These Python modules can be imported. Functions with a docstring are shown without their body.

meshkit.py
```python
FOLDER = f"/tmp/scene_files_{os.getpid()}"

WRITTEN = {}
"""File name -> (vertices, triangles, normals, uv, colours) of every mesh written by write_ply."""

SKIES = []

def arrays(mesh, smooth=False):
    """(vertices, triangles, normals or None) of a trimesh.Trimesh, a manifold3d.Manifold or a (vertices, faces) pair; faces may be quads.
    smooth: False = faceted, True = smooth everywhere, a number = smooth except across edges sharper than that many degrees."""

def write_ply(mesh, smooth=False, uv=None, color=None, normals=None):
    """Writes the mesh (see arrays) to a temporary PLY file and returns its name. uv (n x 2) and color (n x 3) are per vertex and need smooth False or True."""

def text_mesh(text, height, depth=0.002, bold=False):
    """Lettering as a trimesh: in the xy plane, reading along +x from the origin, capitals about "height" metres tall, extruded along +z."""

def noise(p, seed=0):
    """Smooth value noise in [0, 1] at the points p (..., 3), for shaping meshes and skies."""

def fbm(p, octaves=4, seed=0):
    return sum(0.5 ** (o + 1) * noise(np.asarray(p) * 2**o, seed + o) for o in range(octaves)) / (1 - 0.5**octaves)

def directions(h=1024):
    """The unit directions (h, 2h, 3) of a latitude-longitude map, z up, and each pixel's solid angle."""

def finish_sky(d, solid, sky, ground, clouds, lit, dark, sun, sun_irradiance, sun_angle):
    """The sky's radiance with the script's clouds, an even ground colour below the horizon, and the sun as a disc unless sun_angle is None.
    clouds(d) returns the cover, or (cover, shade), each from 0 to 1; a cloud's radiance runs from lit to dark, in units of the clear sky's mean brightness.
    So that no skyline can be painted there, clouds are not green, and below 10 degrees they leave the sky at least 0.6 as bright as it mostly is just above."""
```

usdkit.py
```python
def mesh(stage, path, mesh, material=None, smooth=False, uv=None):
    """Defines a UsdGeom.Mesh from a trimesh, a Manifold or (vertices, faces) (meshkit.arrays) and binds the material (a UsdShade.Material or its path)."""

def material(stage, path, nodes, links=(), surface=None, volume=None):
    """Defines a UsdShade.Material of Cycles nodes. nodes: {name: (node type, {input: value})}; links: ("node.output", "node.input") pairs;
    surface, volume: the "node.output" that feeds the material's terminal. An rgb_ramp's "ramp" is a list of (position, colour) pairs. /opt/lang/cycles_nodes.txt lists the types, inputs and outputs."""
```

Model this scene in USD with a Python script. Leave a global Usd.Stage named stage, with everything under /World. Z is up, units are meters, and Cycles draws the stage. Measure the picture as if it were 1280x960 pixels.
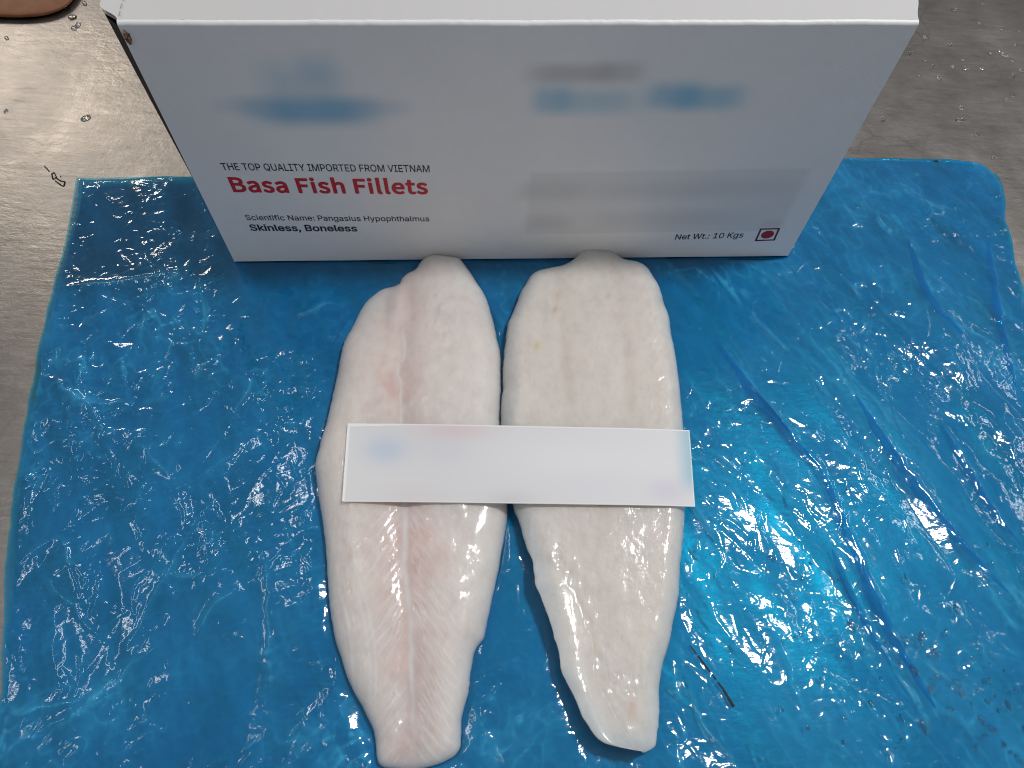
import math, random
import numpy as np
import trimesh, usdkit, meshkit
from scipy.spatial import cKDTree
from scipy.interpolate import PchipInterpolator, LinearNDInterpolator
from scipy.ndimage import gaussian_filter, map_coordinates
from shapely.geometry import Polygon, LineString
from shapely import contains_xy
from pxr import Usd, UsdGeom, UsdLux, UsdShade, Gf, Sdf, Vt

stage = Usd.Stage.CreateInMemory()
UsdGeom.SetStageUpAxis(stage, 'Z'); UsdGeom.SetStageMetersPerUnit(stage, 1.0)
UsdGeom.Xform.Define(stage, '/World'); UsdGeom.Scope.Define(stage, '/World/Looks')
T = Sdf.ValueTypeNames

# ------------------------------------------------------------------ camera, lamps, exposure
PITCH, ROLL, CAM_H, FOCAL = 0.46597, 0.05181, 0.47112, 36.0 * 987.733 / 1280
c, s, cr, sr = math.cos(PITCH), math.sin(PITCH), math.cos(ROLL), math.sin(ROLL)
fwd = np.array([0, s, -c]); rt = np.array([1., 0, 0]); up = np.array([0, c, s])
rt, up = cr * rt + sr * up, -sr * rt + cr * up
cam = UsdGeom.Camera.Define(stage, '/World/camera')
cam.AddTransformOp().Set(Gf.Matrix4d(*rt, 0, *up, 0, *(-fwd), 0, 0, 0, CAM_H, 1))
cam.CreateHorizontalApertureAttr(36.0); cam.CreateVerticalApertureAttr(27.0); cam.CreateFocalLengthAttr(FOCAL)
cam.CreateClippingRangeAttr(Gf.Vec2f(0.02, 50)); cam.CreateExposureAttr(0.62)

def lamp(name, loc, size, power, color, aim=(0, 0.25, 0)):
    l = UsdLux.RectLight.Define(stage, '/World/' + name)
    z = np.array(loc, float) - np.array(aim, float); z /= np.linalg.norm(z)
    x = np.cross([0, 1, 0.0], z); x /= np.linalg.norm(x); y = np.cross(z, x)
    l.AddTransformOp().Set(Gf.Matrix4d(*x, 0, *y, 0, *z, 0, *map(float, loc), 1))
    l.CreateWidthAttr(size[0]); l.CreateHeightAttr(size[1]); l.CreateIntensityAttr(power); l.CreateColorAttr(Gf.Vec3f(*color))
lamp('ceiling_lamp', (0.65, 0.50, 1.45), (0.12, 0.12), 190.0, (1.0, 0.985, 0.965))
lamp('ceiling_lamp_001', (-1.85, 2.20, 1.7), (0.9, 0.06), 38.0, (1.0, 0.90, 0.78))
lamp('ceiling_lamp_002', (-0.55, 0.75, 1.75), (0.03, 0.4), 17.0, (0.98, 0.98, 1.0))
lamp('ceiling_lamp_003', (1.45, 0.95, 1.75), (0.03, 0.7), 13.0, (0.98, 0.98, 1.0))
lamp('ceiling_lamp_004', (-0.25, -0.65, 1.9), (0.7, 0.03), 10.0, (1.0, 0.97, 0.93))  # unseen lamp added behind the camera for fill and glints
lamp('ceiling_lamp_005', (0.05, 1.65, 1.9), (0.7, 0.03), 16.0, (0.98, 0.98, 1.0))
lamp('ceiling_lamp_006', (-1.25, 0.35, 1.8), (0.03, 0.6), 12.0, (0.98, 0.98, 1.0))
dome = UsdLux.DomeLight.Define(stage, '/World/room_light')
bg = usdkit.material(stage, '/World/Looks/room', {'b': ('background_shader', {'color': (0.95, 0.97, 1.0), 'strength': 0.185})}, surface='b.background')
UsdShade.MaterialBindingAPI.Apply(dome.GetPrim()).Bind(bg)

# ------------------------------------------------------------------ helpers
def numbered(path):
    p, k = path, 0
    while stage.GetPrimAtPath(p):
        k += 1; p = '%s_%03d' % (path, k)
    return p
def tag(prim, label=None, cat=None, group=None, kind=None):
    for k, v in (('label', label), ('category', cat), ('group', group), ('kind', kind)):
        if v: prim.SetCustomDataByKey(k, v)
    return prim
def thing(name, label, cat, loc=(0, 0, 0), rz=0.0, group=None):
    x = UsdGeom.Xform.Define(stage, numbered('/World/' + name))
    x.AddTranslateOp().Set(Gf.Vec3d(*map(float, loc))); x.AddRotateZOp().Set(math.degrees(rz))
    return tag(x.GetPrim(), label, cat, group)
def obj(name, mesh, mat, parent=None, smooth=True, color=None):
    base = str(parent.GetPath()) if parent is not None else '/World'
    m = usdkit.mesh(stage, numbered(base + '/' + name), mesh, mat, smooth=smooth)
    if color is not None:
        UsdGeom.PrimvarsAPI(m).CreatePrimvar('tone', T.Color3fArray, 'vertex').Set(Vt.Vec3fArray.FromNumpy(np.asarray(color, np.float32)))
    return m.GetPrim()
def grid_faces(n, m, flip=False):
    i = np.arange(n * m).reshape(n, m)
    q = np.stack([i[:-1, :-1], i[:-1, 1:], i[1:, 1:], i[1:, :-1]], -1).reshape(-1, 4)
    return q[:, ::-1] if flip else q
def fb(x, y, sx, sy, seed, octaves=3):
    return meshkit.fbm(np.stack([x * sx, y * sy, np.zeros_like(x) + seed * 7.31], -1), octaves, seed) * 2 - 1
def smoothstep(a, b, x):
    t = np.clip((x - a) / (b - a), 0, 1); return t * t * (3 - 2 * t)
def mat(name, nodes, links, surface='p.BSDF'):
    return usdkit.material(stage, '/World/Looks/' + name, nodes, links, surface)

# ------------------------------------------------------------------ materials
steel = mat('steel', {
    'g': ('geometry', {}),
    'm1': ('mapping', {'rotation': (0, 0, 0.12), 'scale': (1, 1.5, 1)}), 'n1': ('noise_texture', {'scale': 55.0, 'detail': 7.0, 'roughness': 0.72}),
    'm2': ('mapping', {'rotation': (0, 0, 1.3), 'scale': (1, 6, 1)}), 'n2': ('noise_texture', {'scale': 38.0, 'detail': 6.0, 'roughness': 0.7}),
    'n3': ('noise_texture', {'scale': 16.0, 'detail': 8.0, 'roughness': 0.62, 'distortion': 0.25}),
    'n4': ('noise_texture', {'scale': 120.0, 'detail': 6.0, 'roughness': 0.65, 'distortion': 0.5}),
    'n5': ('noise_texture', {'scale': 5.0, 'detail': 3.0, 'roughness': 0.5}),
    'nd': ('noise_texture', {'scale': 22.0, 'detail': 2.0}), 'dv': ('mix_vector', {'fac': 0.06}),
    'v': ('voronoi_texture', {'feature': 'distance_to_edge', 'scale': 15.0}), 'vm': ('map_range', {'from_min': 0.004, 'from_max': 0.02, 'to_min': 0.82, 'to_max': 1.0, 'clamp': True}),
    'vk': ('map_range', {'from_min': 0.50, 'from_max': 0.62, 'to_min': 0.0, 'to_max': 1.0, 'clamp': True}), 'vx': ('mix', {'mix_type': 'multiply'}),
    'r3': ('map_range', {'from_min': 0.34, 'from_max': 0.66, 'to_min': 0.31, 'to_max': 0.43}),
    'cr': ('rgb_ramp', {'ramp': [(0.30, (0.285, 0.262, 0.242)), (0.42, (0.305, 0.282, 0.262)), (0.52, (0.32, 0.296, 0.276)), (0.60, (0.335, 0.312, 0.292)), (0.72, (0.37, 0.347, 0.328))]}),
    'sc': ('rgb_ramp', {'ramp': [(0.3, (0.72, 0.71, 0.70)), (0.42, (0.95, 0.95, 0.95)), (0.55, (1, 1, 1)), (0.68, (1.2, 1.2, 1.2))]}),
    'mx': ('mix', {'mix_type': 'multiply', 'fac': 1.0}),
    'a1': ('math', {'math_type': 'add'}), 'w1': ('math', {'math_type': 'multiply_add', 'value2': 1.6}),
    'b': ('bump', {'strength': 0.14, 'distance': 0.0014}),
    'p': ('principled_bsdf', {'metallic': 1.0})},
    [('g.position', 'm1.vector'), ('m1.vector', 'n1.vector'), ('g.position', 'm2.vector'), ('m2.vector', 'n2.vector'), ('g.position', 'n3.vector'), ('g.position', 'n4.vector'), ('g.position', 'n5.vector'), ('g.position', 'nd.vector'),
     ('g.position', 'dv.a'), ('nd.color', 'dv.b'), ('dv.result', 'v.vector'), ('v.distance', 'vm.value'), ('n5.fac', 'vk.value'),
     ('n3.fac', 'r3.value'), ('r3.result', 'p.roughness'), ('n3.fac', 'cr.fac'), ('cr.color', 'mx.color1'), ('n2.fac', 'sc.fac'), ('sc.color', 'mx.color2'),
     ('mx.color', 'vx.color1'), ('vm.result', 'vx.color2'), ('vk.result', 'vx.fac'), ('vx.color', 'p.base_color'),
     ('n1.fac', 'a1.value1'), ('n2.fac', 'a1.value2'), ('n4.fac', 'w1.value1'), ('a1.value', 'w1.value3'), ('w1.value', 'b.height'), ('b.normal', 'p.normal')])

def film_material(name, pigment, tint, see, rough):
    return mat(name, {
        'g': ('geometry', {}), 'mn': ('mapping', {'mapping_type': 'texture', 'rotation': (0, 0, -1.04), 'scale': (3.2, 1, 1)}), 'n': ('noise_texture', {'scale': 42.0, 'detail': 6.0, 'roughness': 0.66}),
        'm2': ('mapping', {'rotation': (0, 0, 1.04), 'scale': (0.5, 1, 0.0)}), 'n2': ('noise_texture', {'scale': 300.0, 'detail': 2.0, 'roughness': 0.5}),
        'b': ('bump', {'strength': 0.3, 'distance': 0.0005}),
        'rs': ('map_range', {'from_min': 0.3, 'from_max': 0.7, 'to_min': see - 0.22, 'to_max': see + 0.22, 'clamp': True}),
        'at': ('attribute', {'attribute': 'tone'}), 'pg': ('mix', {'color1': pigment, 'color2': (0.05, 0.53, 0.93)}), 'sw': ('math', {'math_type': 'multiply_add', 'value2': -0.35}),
        'd': ('diffuse_bsdf', {}), 'tl': ('translucent_bsdf', {}), 'dt': ('mix_closure', {'fac': 0.35}),
        'tr': ('transparent_bsdf', {'color': tint}), 'm': ('mix_closure', {}),
        'gl': ('glossy_bsdf', {'color': (1, 1, 1), 'roughness': rough}), 'f': ('fresnel', {'IOR': 1.53}), 'o': ('mix_closure', {})},
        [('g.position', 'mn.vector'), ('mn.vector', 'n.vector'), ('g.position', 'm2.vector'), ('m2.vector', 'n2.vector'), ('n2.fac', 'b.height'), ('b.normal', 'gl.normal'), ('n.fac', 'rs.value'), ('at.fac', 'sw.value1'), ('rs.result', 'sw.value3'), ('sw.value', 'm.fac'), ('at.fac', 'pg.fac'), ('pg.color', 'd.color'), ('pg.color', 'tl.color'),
         ('d.BSDF', 'dt.closure1'), ('tl.BSDF', 'dt.closure2'), ('dt.closure', 'm.closure1'), ('tr.BSDF', 'm.closure2'),
         ('m.closure', 'o.closure1'), ('gl.BSDF', 'o.closure2'), ('f.fac', 'o.fac')], 'o.closure')
film_up = film_material('film_upper', (0.000, 0.285, 0.68), (0.035, 0.83, 0.98), 0.60, 0.075)
film_lo = film_material('film_lower', (0.000, 0.285, 0.68), (0.10, 0.84, 0.97), 0.68, 0.32)

def fish_material(name):
    return mat(name, {
        'g': ('texture_coordinate', {}), 'at': ('attribute', {'attribute': 'tone'}),
        'n': ('noise_texture', {'scale': 150.0, 'detail': 4.0, 'roughness': 0.6}),
        'mp': ('mapping', {'scale': (1.0, 0.75, 1.0)}), 'n2': ('noise_texture', {'scale': 420.0, 'detail': 4.0, 'roughness': 0.6}),
        'cr': ('rgb_ramp', {'ramp': [(0.3, (0.93, 0.92, 0.92)), (0.5, (1, 1, 1)), (0.7, (1.04, 1.05, 1.05))]}), 'mx': ('mix', {'mix_type': 'multiply', 'fac': 1.0}),
        'b': ('bump', {'strength': 0.40, 'distance': 0.0009}), 'b2': ('bump', {'strength': 0.04, 'distance': 0.0005}),
        'rr': ('map_range', {'from_min': 0.3, 'from_max': 0.7, 'to_min': 0.03, 'to_max': 0.16, 'clamp': True}),
        'p': ('principled_bsdf', {'roughness': 0.5, 'specular_ior_level': 0.35, 'subsurface_weight': 0.5, 'subsurface_scale': 0.005, 'subsurface_radius': (1.0, 0.6, 0.45), 'coat_weight': 1.0, 'coat_roughness': 0.1, 'coat_ior': 1.36})},
        [('at.color', 'mx.color1'), ('g.object', 'mp.vector'), ('mp.vector', 'n.vector'), ('mp.vector', 'n2.vector'), ('n.fac', 'cr.fac'), ('cr.color', 'mx.color2'), ('mx.color', 'p.base_color'),
         ('n.fac', 'b.height'), ('n2.fac', 'b2.height'), ('b.normal', 'b2.normal'), ('b2.normal', 'p.coat_normal'), ('b2.normal', 'p.normal'), ('n.fac', 'rr.value'), ('rr.result', 'p.coat_roughness')])
flesh = fish_material('fish_flesh')
cord_m = mat('pale_cord', {'at': ('attribute', {'attribute': 'tone'}), 'p': ('principled_bsdf', {'roughness': 0.55})}, [('at.color', 'p.base_color')])

carton_m = mat('carton_print', {'at': ('attribute', {'attribute': 'tone'}), 'g': ('geometry', {}), 'n': ('noise_texture', {'scale': 900.0, 'detail': 2.0}),
    'n2': ('noise_texture', {'scale': 60.0, 'detail': 3.0}), 'a': ('math', {'math_type': 'multiply_add', 'value2': 0.5}),
    'b': ('bump', {'strength': 0.18, 'distance': 0.0004}), 'p': ('principled_bsdf', {'roughness': 0.42, 'specular_ior_level': 0.4})},
    [('at.color', 'p.base_color'), ('g.position', 'n.vector'), ('g.position', 'n2.vector'), ('n2.fac', 'a.value1'), ('n.fac', 'a.value3'), ('a.value', 'b.height'), ('b.normal', 'p.normal')])
white_board = mat('white_board', {'g': ('geometry', {}), 'n': ('noise_texture', {'scale': 700.0, 'detail': 3.0}), 'b': ('bump', {'strength': 0.2, 'distance': 0.0004}),
    'p': ('principled_bsdf', {'base_color': (0.53, 0.525, 0.53), 'roughness': 0.45})}, [('g.position', 'n.vector'), ('n.fac', 'b.height'), ('b.normal', 'p.normal')])
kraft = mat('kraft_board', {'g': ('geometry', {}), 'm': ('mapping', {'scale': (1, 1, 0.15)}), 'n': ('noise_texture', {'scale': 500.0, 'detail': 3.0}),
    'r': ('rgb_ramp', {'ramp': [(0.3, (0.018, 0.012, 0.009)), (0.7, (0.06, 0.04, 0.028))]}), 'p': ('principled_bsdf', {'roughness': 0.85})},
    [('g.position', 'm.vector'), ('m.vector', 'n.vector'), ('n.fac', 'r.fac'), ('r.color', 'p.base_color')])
def ink(name, col, rough=0.5):
    return mat(name, {'g': ('geometry', {}), 'n': ('noise_texture', {'scale': 1500.0, 'detail': 2.0}), 'r': ('rgb_ramp', {'ramp': [(0.3, tuple(v * 0.85 for v in col)), (0.7, tuple(min(1, v * 1.15) for v in col))]}),
        'p': ('principled_bsdf', {'roughness': rough})}, [('g.position', 'n.vector'), ('n.fac', 'r.fac'), ('r.color', 'p.base_color')])
red_ink, black_ink, mark_ink = ink('red_ink', (0.50, 0.012, 0.022)), ink('black_ink', (0.018, 0.02, 0.035)), ink('mark_ink', (0.10, 0.004, 0.018))
dark_ink = ink('dark_ink', (0.004, 0.012, 0.022), 0.7)
scrawl_ink = ink('scrawl_ink', (0.02, 0.02, 0.022), 0.9)
card_m = mat('card_print', {'at': ('attribute', {'attribute': 'tone'}), 'g': ('geometry', {}), 'n': ('noise_texture', {'scale': 600.0, 'detail': 3.0}), 'b': ('bump', {'strength': 0.06, 'distance': 0.0003}),
    'p': ('principled_bsdf', {'roughness': 0.5, 'specular_ior_level': 0.35})}, [('at.color', 'p.base_color'), ('g.position', 'n.vector'), ('n.fac', 'b.height'), ('b.normal', 'p.normal')])
water = mat('water', {'p': ('principled_bsdf', {'base_color': (1, 1, 1), 'roughness': 0.02, 'transmission_weight': 1.0, 'ior': 1.33})}, [])
tan = mat('tan_brown', {'g': ('geometry', {}), 'n': ('noise_texture', {'scale': 90.0, 'detail': 3.0}), 'r': ('rgb_ramp', {'ramp': [(0.3, (0.17, 0.065, 0.025)), (0.7, (0.22, 0.09, 0.04))]}),
    'p': ('principled_bsdf', {'roughness': 0.6})}, [('g.position', 'n.vector'), ('n.fac', 'r.fac'), ('r.color', 'p.base_color')])

# ------------------------------------------------------------------ the steel table
n = 81
xs, ys = np.meshgrid(np.linspace(-1.3, 1.3, n), np.linspace(-0.7, 1.5, n))
zs = 0.0002 * (fb(xs, ys, 2.2, 2.2, 3) - 1.0)
table_mesh = (np.stack([xs, ys, zs], -1).reshape(-1, 3), grid_faces(n, n))
tag(obj('steel_tabletop', table_mesh, steel), 'worn stainless steel worktop under the blue bag, scratched and smeared', 'worktop', kind='structure')

# ------------------------------------------------------------------ outlines, metres (lists are in mm)
def mm(l): return np.array(l, float) / 1000
LEFT_AT, RIGHT_AT, TILT = np.array([-0.0591, 0.1433]), np.array([0.0577, 0.1496]), 0.052
LEFT = (mm([(5.3, 189.8), (-0.5, 185.6), (-6.1, 177.6), (-9.1, 176.2), (-13.8, 171.4), (-16.4, 165.3), (-21.3, 164.4), (-26.1, 162.9), (-32.6, 157.4), (-37.2, 152.3), (-41.3, 143), (-45.9, 129.4), (-49.8, 118.3), (-50.9, 109.6), (-52.2, 92.6), (-54.1, 73.9), (-55.3, 59.9), (-58.2, 44.3), (-59.5, 31), (-58.3, 23.5), (-54.5, 7), (-50.9, -8), (-46.2, -31.7), (-43.2, -52.5), (-39, -69.3), (-31.4, -88.7), (-25.3, -101.2), (-17.9, -111.9), (-12.3, -122.4), (-10.4, -131.2), (-8.8, -136.8), (-5.2, -139.5), (3.3, -140.3)]), mm([(12.4, 190.4), (20.6, 188.9), (26.7, 187.6), (30.8, 182.8), (38.1, 170.7), (46.2, 155.4), (50.7, 139.3), (53.8, 122.5), (56.5, 106), (56.3, 85), (55.8, 60.4), (57.8, 31.2), (60.8, 5.2), (58.8, -13.6), (56.2, -28.9), (51.8, -50.8), (48.8, -64.4), (46.5, -73.6), (42.2, -79.3), (39.5, -92), (38.1, -103.7), (35.6, -115), (34.9, -128.5), (32.3, -133.5), (26.7, -136.8), (22.1, -138.5), (12.5, -140.3)]))
RIGHT = (mm([(1.9, 200.6), (-3, 196.8), (-6.5, 189.7), (-9.8, 186.4), (-18.5, 181.6), (-26.7, 179.4), (-34, 177), (-40.3, 171.8), (-44.6, 164.4), (-48.8, 153.3), (-52.5, 141.5), (-56, 132.1), (-57.4, 120.5), (-58.8, 109.4), (-59.3, 98.5), (-59.8, 78.9), (-60.4, 62.3), (-59.1, 41.8), (-56.6, 20.5), (-53.3, 4), (-49.6, -8.1), (-46.2, -20.2), (-41.9, -33.7), (-41.2, -44.1), (-37.8, -52.9), (-34.6, -61.3), (-30.6, -74.6), (-28.7, -84.3), (-27.8, -92.4), (-24.7, -98.7), (-20.9, -106.4), (-17.1, -115.5), (-11.8, -123.9), (-6.4, -129), (0.7, -131), (8.7, -132.5), (12.8, -133.2)]), mm([(4.8, 200.7), (9.7, 198.9), (16.9, 195.1), (24, 190.1), (28, 187.3), (36.3, 185.7), (43.3, 181.4), (47.8, 172.7), (51.1, 162.9), (53.3, 149.6), (55.9, 137.7), (56, 128.3), (57.2, 105.7), (57.5, 83.8), (57.1, 57.6), (55.9, 31.4), (52.8, 3.3), (49.8, -13.7), (46.1, -31.9), (44, -47.7), (40, -61.4), (36, -74.8), (30.4, -89.4), (27.3, -102), (26, -114.3), (23.6, -124.7), (21.9, -129.9), (15.9, -133.3)]))
MIDLINE = mm([(-6.9, 131.8), (-9.1, 122.5), (-7.5, 113.3), (-6.9, 101.3), (-10.1, 95.4), (-10.3, 89.6), (-7.9, 83.8), (-7.1, 69.6), (-5.8, 54.7), (-4.3, 36.9), (-3.1, 16.2), (-0.6, -3.8), (0.6, -32.4), (4.1, -55), (6.5, -76.7), (7.6, -97.4), (9.9, -117.3)])
BOX_AT, BOX_RZ, BOX_W, BOX_D, BOX_H = np.array([-0.20233, 0.32207]), 0.07528, 0.40, 0.27, 0.201

def to_world(p, at, rz=TILT):
    return np.stack([p[..., 0] * math.cos(rz) - p[..., 1] * math.sin(rz) + at[0], p[..., 0] * math.sin(rz) + p[..., 1] * math.cos(rz) + at[1]], -1)
def sides(pair):
    """x of the left and of the right outline as functions of y, closed at both ends"""
    l, r = (np.array(sorted(p.tolist(), key=lambda q: q[1])) for p in pair)
    y0, y1 = min(l[0, 1], r[0, 1]) - 0.0004, max(l[-1, 1], r[-1, 1]) + 0.0004
    out = []
    for p, w in ((l, 0.5), (r, 0.5)):
        a, b = (l[0] + r[0]) / 2, (l[-1] + r[-1]) / 2
        q = np.vstack([[a[0], y0], p, [b[0], y1]])
        keep = np.r_[True, np.diff(q[:, 1]) > 1e-5]
        out.append(PchipInterpolator(q[keep, 1], q[keep, 0]))
    return out[0], out[1], y0, y1

# ------------------------------------------------------------------ the two fillets
def fillet_shape(pair, seed, kind):
    fl, fr, y0, y1 = sides(pair)
    nr, nc = 420, 170
    t = (1 - np.cos(np.linspace(0, math.pi, nr))) / 2; t = 0.55 * t + 0.45 * np.linspace(0, 1, nr)
    y = y0 + (y1 - y0) * t
    v = np.sin(np.linspace(-math.pi / 2, math.pi / 2, nc)); v = 0.6 * v + 0.4 * np.linspace(-1, 1, nc)
    xl, xr = fl(y), fr(y)
    rag = lambda sd: 0.0006 * fb(y, y * 0, 120, 1, sd, 5) + 0.0005 * np.abs(fb(y, y * 0, 300, 1, sd + 50, 3)) * smoothstep(-0.2, 0.4, fb(y, y * 0, 40, 1, sd + 60))
    xl = xl + rag(seed) * (1 if kind == 'left' else 1.5); xr = xr + rag(seed + 5) + 0.0 * fb(y, y * 0, 260, 1, seed + 5)
    xr = np.maximum(xr, xl + 1e-4)
    X = xl[:, None] * (1 - v) / 2 + xr[:, None] * (1 + v) / 2
    Y = np.repeat(y[:, None], nc, 1)
    bd = np.vstack([np.stack([xl, y], 1), np.stack([xr, y], 1)[::-1]])
    seg = np.r_[bd, bd[:1]]; L = np.r_[0, np.cumsum(np.hypot(*np.diff(seg, axis=0).T))]
    sp = np.linspace(0, L[-1], 6000); dense = np.stack([np.interp(sp, L, seg[:, 0]), np.interp(sp, L, seg[:, 1])], 1)
    d = cKDTree(dense).query(np.stack([X, Y], -1).reshape(-1, 2))[0].reshape(X.shape)
    d[0] = d[-1] = 0; d[:, 0] = d[:, -1] = 0
    half = gaussian_filter((xr - xl) / 2, 12)
    V = np.repeat(v[None], nr, 0)
    if kind == 'left':
        along = np.interp(Y, [-0.141, -0.12, -0.05, 0.03, 0.12, 0.165, 0.191], [0.009, 0.0108, 0.0145, 0.0180, 0.0172, 0.014, 0.0115])
        R = np.clip(0.55 * half, 0.009, 0.021)[:, None]; e = 0.0026 + 0 * X
        along = gaussian_filter(along, (10, 0))
        mx = np.interp(Y, MIDLINE[::-1, 1], gaussian_filter(MIDLINE[::-1, 0], 1.2))
        dm = X - mx
        along = along - 0.0022 * np.exp(-(dm / 0.008) ** 2) + 0.0012 * np.exp(-((dm - 0.026) / 0.018) ** 2) + 0.0009 * np.exp(-((dm + 0.026) / 0.016) ** 2)
        # the belly flap is thinner than the loin on the top left
        along -= 0.006 * smoothstep(-0.012, -0.024, X) * smoothstep(0.10, 0.155, Y)
    else:
        along = np.interp(Y, [-0.134, -0.10, -0.03, 0.05, 0.13, 0.175, 0.201], [0.010, 0.0118, 0.0145, 0.0165, 0.0165, 0.014, 0.011])
        along = gaussian_filter(along, (10, 0))
        R = np.clip(0.38 * half, 0.006, 0.012)[:, None]
        e = 0.0045 + 0.0095 * smoothstep(0.02, -0.05, Y) * smoothstep(0.3, -0.8, V) + 0.004 * smoothstep(-0.10, -0.13, Y)
        dm = X - np.interp(Y, [-0.13, 0.2], [0.004, -0.002])
        along = along - 0.0002 * np.exp(-((dm + 0.018) / 0.006) ** 2) - 0.0002 * np.exp(-((dm - 0.022) / 0.006) ** 2) + 0.0003 * np.exp(-(dm / 0.016) ** 2)
    prof = np.sqrt(np.clip(1 - (1 - np.clip(d / R, 0, 1)) ** 2, 0, 1))
    soft = smoothstep(0.0015, 0.012, d)
    lumps = (0.0011 if kind == 'left' else 0.0007) * fb(X, Y, 34, 26, seed, 2) + (0.00036 if kind == 'left' else 0.00026) * fb(X, Y, 110, 85, seed + 2, 2) + 0.00010 * fb(X, Y, 330, 260, seed + 3, 2)
    wet = np.zeros_like(X)
    if kind == 'left':      # puckered wet zones along the flank and down the tail
        zone = np.exp(-((X + 0.034) / 0.013) ** 2) * smoothstep(0.03, -0.01, Y) + np.exp(-((X - 0.030) / 0.010) ** 2) * smoothstep(0.12, 0.0, Y) * smoothstep(-0.075, -0.04, Y) + np.exp(-((X - 0.004) / 0.011) ** 2) * smoothstep(-0.07, -0.1, Y) + 1.2 * np.exp(-((X - 0.014) / 0.016) ** 2 - ((Y - 0.125) / 0.045) ** 2) + 0.7 * np.exp(-((X + 0.004) / 0.012) ** 2 - ((Y - 0.07) / 0.02) ** 2)
        a = np.abs(dm)
        herr = np.sin((Y * 1 + a * 1.5) * 2 * math.pi / 0.0062 + 1.2 * fb(X, Y, 60, 60, seed + 9)) * smoothstep(0.02, -0.02, Y) * smoothstep(0.002, 0.008, a) * smoothstep(0.042, 0.025, a)
        lumps = lumps + 0.000035 * herr
    else:
        zone = np.exp(-((X + 0.020 + (Y + 0.05) * 0.32) / 0.010) ** 2) * smoothstep(0.0, -0.03, Y) + np.exp(-((X - 0.047) / 0.007) ** 2 - ((Y + 0.015) / 0.02) ** 2) + np.exp(-((X - 0.016) / 0.014) ** 2 - ((Y + 0.095) / 0.012) ** 2) * 1.2 + 0.8 * np.exp(-((X - 0.042) / 0.009) ** 2) * smoothstep(0.0, 0.06, Y) + 0.6 * np.exp(-((X + 0.048) / 0.006) ** 2) * smoothstep(0.02, 0.07, Y) + 0.6 * np.exp(-((X - 0.012) / 0.010) ** 2 - ((Y - 0.12) / 0.035) ** 2)
    wet = np.clip(zone, 0, 1.2)
    lumps = lumps + wet * (0.0009 * fb(X, Y, 190, 130, seed + 11, 3) + 0.0008 * np.maximum(0, fb(X, Y, 150, 110, seed + 12, 2)))
    Z = e + np.maximum(along - e + lumps * soft, 0.0015) * prof
    # underside curls up to the edge
    B = 0.0016 + (e - 0.0016) * (1 - np.sqrt(np.clip(1 - (1 - np.clip(d / 0.011, 0, 1)) ** 2, 0, 1)))
    edge = d <= 0
    B = np.where(edge, e, B); Z = np.where(edge, e, Z)
    yk = np.clip(Y, MIDLINE[-1, 1], MIDLINE[0, 1])
    dm2 = X - PchipInterpolator(MIDLINE[::-1, 1], MIDLINE[::-1, 0])(yk) - 0.0007 * fb(Y, Y * 0, 150, 1, 77, 3)
    return dict(X=X, Y=Y, Z=Z, B=B, d=d, dm=dm, dm2=dm2, V=V, outline=dense)

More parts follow.
